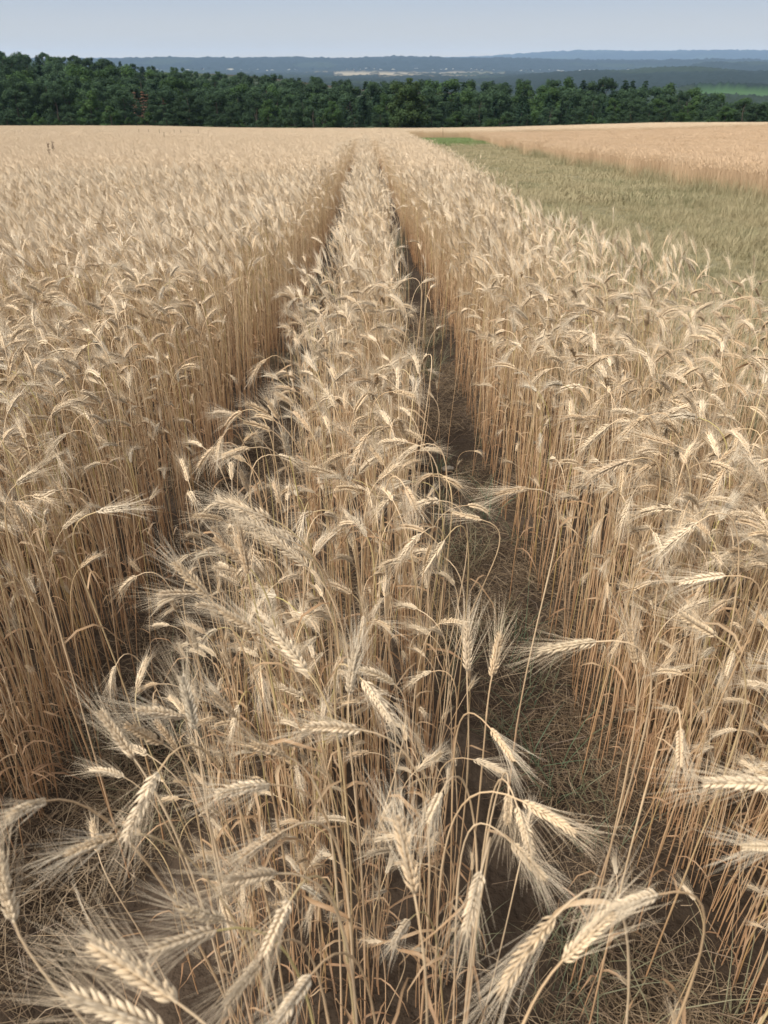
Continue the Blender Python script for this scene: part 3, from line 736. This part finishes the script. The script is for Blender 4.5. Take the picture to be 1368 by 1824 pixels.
SRC = []; fc = bpy.data.collections.new('litter_shapes')
def litter(rg, n, mat):
    mb = MB()
    for k in range(n):
        c = Vector((rg.gauss(0, .06), rg.gauss(0, .06), rg.uniform(.004, .05))); a = rg.uniform(0, 6.28); l = rg.uniform(.04, .18)
        d = Vector((math.cos(a), math.sin(a), rg.gauss(.05, .3))).normalized(); o = Vector((rg.gauss(0, .1), rg.gauss(0, .1), rg.uniform(0, .15))) * l
        w_ = rg.uniform(.0003, .0011); mb.tube([c - d * l / 2, c + o, c + d * l / 2], [w_, w_, w_ * .5], 3)
    return mb.mesh('litter_shape', [mat])
for i in range(6): src_obj(fc, litter(random.Random(i), 22, M_LIT))
for i in range(5): src_obj(fc, blade_tuft(random.Random(80 + i), 14, .06, .26, .0011, .05, M_WEED, .9))
lp, lr, ls, lv = [], [], [], []
def lpush(X, Y, v, s): 
    n = len(X); lp.append(np.stack([X, Y, gz(X, Y) + .002 - .02 * (np.minimum(np.abs(X - furrow_l(Y)), np.abs(X - furrow_r(Y))) < .18)], -1)); lr.append(np.stack([0 * X, 0 * X, g.uniform(0, 6.28, n)], -1)); ls.append(np.stack([s] * 3, -1)); lv.append(v)
n = 5200; Y = .3 + 6.7 * g.uniform(0, 1, n) ** 1.3; X = g.uniform(-1.6, 1.6, n); k = fnoise(X, Y, 4, 84) > -.2; X, Y = X[k], Y[k]; n = len(X); lpush(X, Y, g.integers(0, 6, n), g.uniform(.5, 1.2, n))
for fn, q_ in ((furrow_l, 190), (furrow_r, 220)):
    Y = g.uniform(.4, 13, q_) ** 1.0; X = fn(Y) + g.normal(0, .14, q_); k = fnoise(X, Y, 2.5, 81) > -.3; X, Y = X[k], Y[k]
    lpush(X, Y, g.integers(6, 11, len(X)), g.uniform(.5, 1.3, len(X)))
gn_scatter('straw_litter_and_weeds', np.concatenate(lp), np.concatenate(lr), np.concatenate(ls), np.concatenate(lv), fc, 'dry broken straw and thin grassy weeds on the dark soil of the furrows')

# stones and clods in the furrows
def stone_mesh(rg, r_):
    import bmesh
    bm = bmesh.new(); bmesh.ops.create_icosphere(bm, subdivisions=3, radius=r_)
    o = Vector((rg.uniform(0, 9), rg.uniform(0, 9), 0)); sc_ = Vector((rg.uniform(.9, 1.4), rg.uniform(.7, 1.1), rg.uniform(.5, .75)))
    for v in bm.verts:
        k = 1 + .35 * noise.noise(v.co / r_ * 1.1 + o) + .12 * noise.noise(v.co / r_ * 3 + o)
        v.co = Vector((v.co.x * sc_.x, v.co.y * sc_.y, v.co.z * sc_.z)) * k
    me = bpy.data.meshes.new('stone'); bm.to_mesh(me); bm.free(); return me
M_STONE = flat('stone', (.16, .13, .10), (.27, .23, .19), 40)
for i, (px, py, r_, lab) in enumerate([(796, 832, .03, 'pale angular stone lying in the right furrow'), (1120, 1730, .05, 'dark clod of earth at the bottom right between the rows'),
        (842, 1050, .028, 'small brown clod in the right furrow beside the right row'), (430, 1062, .035, 'dark clod in the left furrow under the bent ears'),
        (70, 1720, .05, 'broad earth clod on the bare soil at the bottom left'), (1085, 1292, .03, 'earth clod at the foot of the right row')]):
    p = at_height(px, py, 0); me = stone_mesh(random.Random(i), r_); me.materials.append(M_STONE if i == 0 else M_SOIL)
    me.polygons.foreach_set('use_smooth', [i != 0] * len(me.polygons))
    o = link('stone' if i == 0 else 'clod', me, None, (p.x, p.y, p.z - .012)); o.rotation_euler.z = i
    tag(o, lab, 'stone' if i == 0 else 'clod')

# ------------------------------------------------------------------ the wood
def foliage(name, c1, c2, c3):
    m, nt, out = mat_new(name); oi = nt.nodes.new('ShaderNodeObjectInfo'); n = noise_n(nt, .55, 3)
    c = ramp(nt, n, [(.3, c1), (.55, c2), (.75, c3)])
    h = nt.nodes.new('ShaderNodeHueSaturation'); mr = nt.nodes.new('ShaderNodeMapRange'); mr.inputs[3].default_value = .75; mr.inputs[4].default_value = 1.25
    nt.links.new(oi.outputs['Random'], mr.inputs[0]); nt.links.new(mr.outputs[0], h.inputs['Value']); nt.links.new(c, h.inputs['Color'])
    thin(nt, out, h.outputs[0], .25, .85, .08); return m
M_BARK = flat('bark', (.045, .036, .028), (.085, .07, .055), 2)
M_FB = foliage('broadleaf', (.028, .050, .028), (.042, .072, .037), (.062, .098, .046))
M_FL = foliage('light_broadleaf', (.030, .060, .022), (.048, .085, .030), (.07, .11, .040))
M_FC = foliage('conifer', (.018, .038, .023), (.028, .052, .030), (.040, .066, .036))
M_FD = foliage('dead_conifer', (.13, .075, .05), (.18, .105, .07), (.22, .14, .095))
def rvec(rg):
    while True:
        v = Vector((rg.uniform(-1, 1), rg.uniform(-1, 1), rg.uniform(-1, 1)))
        if .05 < v.length < 1: return v
def broad_tree(rg, H, W, low=.06, leaf=.23, dense=1.6):
    tr, cr = MB(), MB()
    tr.tube([Vector((0, 0, -.5)), Vector((0, 0, H * .3)), Vector((rg.gauss(0, .3), rg.gauss(0, .3), H * .62)), Vector((rg.gauss(0, .4), rg.gauss(0, .4), H * .9))], [.28, .22, .13, .03], 7)
    clumps = []
    nC = int(30 * dense)
    for i in range(nC):
        z = rg.uniform(low, .97); prof = math.sin(math.pi * min(1, (z - low + .22) / (1.02 - low + .22))) ** .5
        a = rg.uniform(0, 6.283); r_ = W / 2 * prof * rg.uniform(.25, 1.0)
        c = Vector((math.cos(a) * r_, math.sin(a) * r_, z * H)); clumps.append((c, rg.uniform(.10, .19) * W * (1.1 - .35 * z)))
        if i % 4 == 0: tr.tube([Vector((0, 0, max(.2, z - .22) * H)), Vector((c.x * .5, c.y * .5, (z - .1) * H)), c], [.06, .035, .01], 4)
    for c, R_ in clumps:
        nl = int(185 * (R_ / 1.2) ** 2 + 40)
        for j in range(nl):
            d = rvec(rg).normalized(); p = c + Vector((d.x, d.y, d.z * .8)) * R_ * rg.uniform(.45, 1.08)
            nrm = (d + rvec(rg) * .9).normalized(); u = nrm.orthogonal().normalized(); v = nrm.cross(u); s = leaf * rg.uniform(.5, 1.2)
            a = rg.uniform(0, 3); u, v = u * math.cos(a) + v * math.sin(a), v * math.cos(a) - u * math.sin(a)
            k = len(cr.v); cr.v += [p - u * s, p - v * s * .5, p + u * s, p + v * s * .6]; cr.f.append((k, k + 1, k + 2, k + 3)); cr.m.append(0)
    return tr, cr
def conifer(rg, H, W, dead=False):
    tr, cr = MB(), MB(); tr.tube([Vector((0, 0, -.5)), Vector((0, 0, H * .5)), Vector((0, 0, H))], [.22, .14, .02], 6)
    z = .12 if not dead else .25
    while z < .985:
        r_ = W / 2 * (1 - z) ** .8 * rg.uniform(.8, 1.15) + .12; nb = int(7 + 5 * (1 - z)) if not dead else 6
        for b in range(nb):
            a = rg.uniform(0, 6.283); d = Vector((math.cos(a), math.sin(a), -.28)); o = Vector((0, 0, z * H)); e = o + d * r_
            if dead: tr.tube([o, e], [.03, .008], 3)
            for k_ in range(10 if not dead else 3):
                t = rg.uniform(.15, 1.05); p = o.lerp(e, t) + rvec(rg) * .16; u = (d + rvec(rg) * .5).normalized() * (.42 if not dead else .3); v = (rvec(rg)).normalized() * (.22 if not dead else .13)
                k = len(cr.v); cr.v += [p - u, p - v, p + u, p + v]; cr.f.append((k, k + 1, k + 2, k + 3)); cr.m.append(0)
        z += .035 if not dead else .05
    return tr, cr
def tree_meshes(f, mat, leafname):
    return f[0].mesh('trunk', [M_BARK], True), f[1].mesh(leafname, [mat])
BRO = [tree_meshes(broad_tree(random.Random(i), 14, 9.5), M_FB, 'crown') for i in range(6)]
BRL = [tree_meshes(broad_tree(random.Random(30 + i), 13, 9), M_FL, 'crown') for i in range(2)]
CON = [tree_meshes(conifer(random.Random(50 + i), 16, 7.5), M_FC, 'crown') for i in range(3)]
DEA = [tree_meshes(conifer(random.Random(70 + i), 12, 3.2, True), M_FD, 'crown') for i in range(2)]
def tree(ms, name, loc, s, rz, label, group=None, cat='tree'):
    e = bpy.data.objects.new(name, None); COL.objects.link(e); e.location = loc; e.scale = s if isinstance(s, tuple) else (s, s, s); e.rotation_euler.z = rz
    tag(e, label, cat, group); link('trunk', ms[0], e); link('crown', ms[1], e); return e
def top_px(x):       # photo height of the skyline of the wood at column x
    return float(np.interp(x, [-300, 0, 60, 170, 260, 400, 520, 600, 690, 900, 1080, 1140, 1250, 1368, 1700], [86, 92, 96, 104, 116, 128, 136, 141, 143, 144, 138, 142, 162, 184, 200]))
tg = random.Random(77); count = 0; rowsY = [158, 166, 175, 185, 197, 211, 228, 248, 272, 300, 330, 362]
T_LAB = {'b': 'dark green broadleaf tree in the wood behind the wheat fields', 'c': 'dark pointed spruce in the wood behind the wheat fields', 'l': 'lighter green broadleaf tree in the wood behind the wheat fields'}
for ri, Yt in enumerate(rowsY):
    x = -.56 * Yt - 8
    while x < .56 * Yt + 8:
        yy = Yt + tg.uniform(-3.5, 3.5); px = 684 + x / yy * 1581
        zt = CAMZ + (115 - top_px(px)) * .000546 * yy * 1.0          # height the skyline has at this distance
        zg = gz1(x, yy)
        want = zt - zg                                          # tallest tree that stays under the photographed skyline
        r_ = tg.random(); kind = 'b' if r_ < (.68 if px < 640 else .42 if px < 1150 else .6) else ('c' if r_ < .84 else 'l')
        H = tg.uniform(9.5, 13.5) + (1.5 if kind == 'c' else 0)
        nrow = 12 if px < 450 else 9 if px < 640 else 7
        frac = min(1, (ri + 1) / nrow); lay = tg.uniform(.45, .66) if ri == 0 else tg.uniform(.97, 1.08) * (.62 + .38 * frac)
        if ri: H = max(H, want)
        H = min(H, want * lay, 19)
        if 218 < px < 312 and yy < 173: H = min(H, CAMZ - 72 * .000546 * yy - zg)
        vis = True
        if px > 450 and ri > 8: vis = False
        if px > 640 and ri > 6: vis = False
        if ri > 3 and want < 8: vis = False
        if vis and H > 4 and -250 < px < 1620:
            rs_ = 1
            ms = (BRO if kind == 'b' else CON if kind == 'c' else BRL)[tg.randrange(6 if kind == 'b' else 3 if kind == 'c' else 2)]
            b = 16 if kind == 'c' else 14 if kind == 'b' else 13; s = H / b
            tree(ms, 'spruce_tree' if kind == 'c' else 'broadleaf_tree', (x, yy, zg), (s * tg.uniform(.9, 1.25), s * tg.uniform(.9, 1.25), s), tg.uniform(0, 6.28), T_LAB[kind], 'trees of the wood behind the fields'); count += 1
        x += tg.uniform(5.2, 7.6) * (1 + .0015 * (Yt - 150)) * (.75 if kind == 'c' else 1)
print('TREES', count)
x = -84
while x < 82:                                               # low bushes close the foot of the wood
    yy = 154.6 + tg.uniform(-.6, 1.2); s = tg.uniform(.16, .34); q_ = tg.random()
    tree((BRO + BRL)[tg.randrange(8)], 'bush', (x, yy, gz1(x, yy) - .2), (s * 1.5, s * 1.4, s), tg.uniform(0, 6.28), 'low dark green bush at the foot of the wood', 'bushes at the foot of the wood', 'bush')
    x += tg.uniform(2.0, 4.6)
def at_Y(px, py, Yd):
    d = ray(px, py); return CAM + d * (Yd / d.y)
def special(px, ptop, Yd, ms, base, name, lab, wide=1.0, cat='tree'):
    p = at_Y(px, ptop, Yd); zg = gz1(p.x, Yd); H = p.z - zg; s = H / base
    tree(ms, name, (p.x, Yd, zg), (s * wide, s * wide, s), 1.0, lab, None, cat)
M_FM = foliage('olive_broadleaf', (.030, .054, .022), (.048, .076, .030), (.074, .108, .040))
big = tree_meshes(broad_tree(random.Random(99), 11, 8.6, low=.03, leaf=.26, dense=2.2), M_FM, 'crown')
special(726, 137, 150.5, big, 11, 'broadleaf_tree', 'big rounded tree standing forward of the wood where the wheat rows end')
bush = tree_meshes(broad_tree(random.Random(98), 4, 4.2, low=.05, leaf=.16, dense=.9), M_FL, 'crown')
special(894, 206, 152.6, bush, 4, 'bush', 'light green bush at the wood edge right of the big rounded tree', 1, 'bush')
special(577, 200, 152.8, bush, 4, 'bush', 'pale bushy young tree at the wood edge left of the big rounded tree', .8, 'bush')
for k, (px, py) in enumerate([(238, 160), (252, 158), (262, 164), (276, 166), (290, 170)]):
    special(px, py, 173 + k * .8, DEA[k % 2], 12, 'dead_spruce', 'bare reddish-brown dead spruce in the cluster of five in the left wood', 1); bpy.context.scene.objects[-1]
for o in list(COL.objects):
    if o.name.startswith('dead_spruce'): o['group'] = 'cluster of dead spruces'
# dark dock weeds poking out of the far field and tall grass heads at the left
M_DOCK = flat('dock_seed', (.15, .11, .08), (.26, .19, .13), 20)
def dock(rg):
    st, hd = MB(), MB(); top = Vector((rg.gauss(0, .05), 0, 1.25)); st.tube([Vector((0, 0, 0)), Vector((.02, 0, .7)), top], [.006, .005, .002], 5)
    for k in range(90):
        t = rg.uniform(.62, 1); p = Vector((0, 0, 0)).lerp(top, t) + rvec(rg) * .05 * (1.2 - t) * 2
        floret(hd, p, rvec(rg), Vector((0, 0, 1)), .03, .008, 1)
    return st.mesh('stem', [M_DOCK], True), hd.mesh('seed_head', [M_DOCK], True)
DK = [dock(random.Random(i)) for i in range(3)]
for k, (px, Yd) in enumerate([(245, 60), (262, 62), (283, 58), (310, 64), (322, 60), (352, 66), (75, 18), (82, 20), (290, 40), (790, 75)]):
    x = (px - 684) / 1530 * Yd; e = bpy.data.objects.new('dock_weed', None); COL.objects.link(e); e.location = (x, Yd, gz1(x, Yd)); e.rotation_euler.z = k
    far_ = k not in (6, 7)
    tag(e, 'dark brown dock weed poking above the far wheat' if far_ else ('nearer' if k == 6 else 'farther') + ' of two dark seed heads rising from the wheat near the left border', 'weed', 'dark dock weeds standing in the wheat')
    link('stem', DK[k % 3][0], e); link('seed_head', DK[k % 3][1], e)

# ------------------------------------------------------------------ the air
M_HAZE, hnt, hout = mat_new('haze_air')
pv = hnt.nodes.new('ShaderNodeVolumePrincipled'); pv.inputs['Color'].default_value = (.46, .66, .95, 1); pv.inputs['Density'].default_value = 0.00006
pv.inputs['Anisotropy'].default_value = 0.0
hnt.links.new(pv.outputs[0], hout.inputs['Volume'])
mb = MB(); x, y0, y1, z0, z1 = 9500, -800, 15200, -100, 210
mb.v = [Vector(p) for p in [(-x, y0, z0), (x, y0, z0), (x, y1, z0), (-x, y1, z0), (-x, y0, z1), (x, y0, z1), (x, y1, z1), (-x, y1, z1)]]
mb.f = [(0, 3, 2, 1), (4, 5, 6, 7), (0, 1, 5, 4), (1, 2, 6, 5), (2, 3, 7, 6), (3, 0, 4, 7)]; mb.m = [0] * 6
tag(link('haze', mb.mesh('haze', [M_HAZE])), 'thin bluish haze over the far valley', None, None, 'stuff')
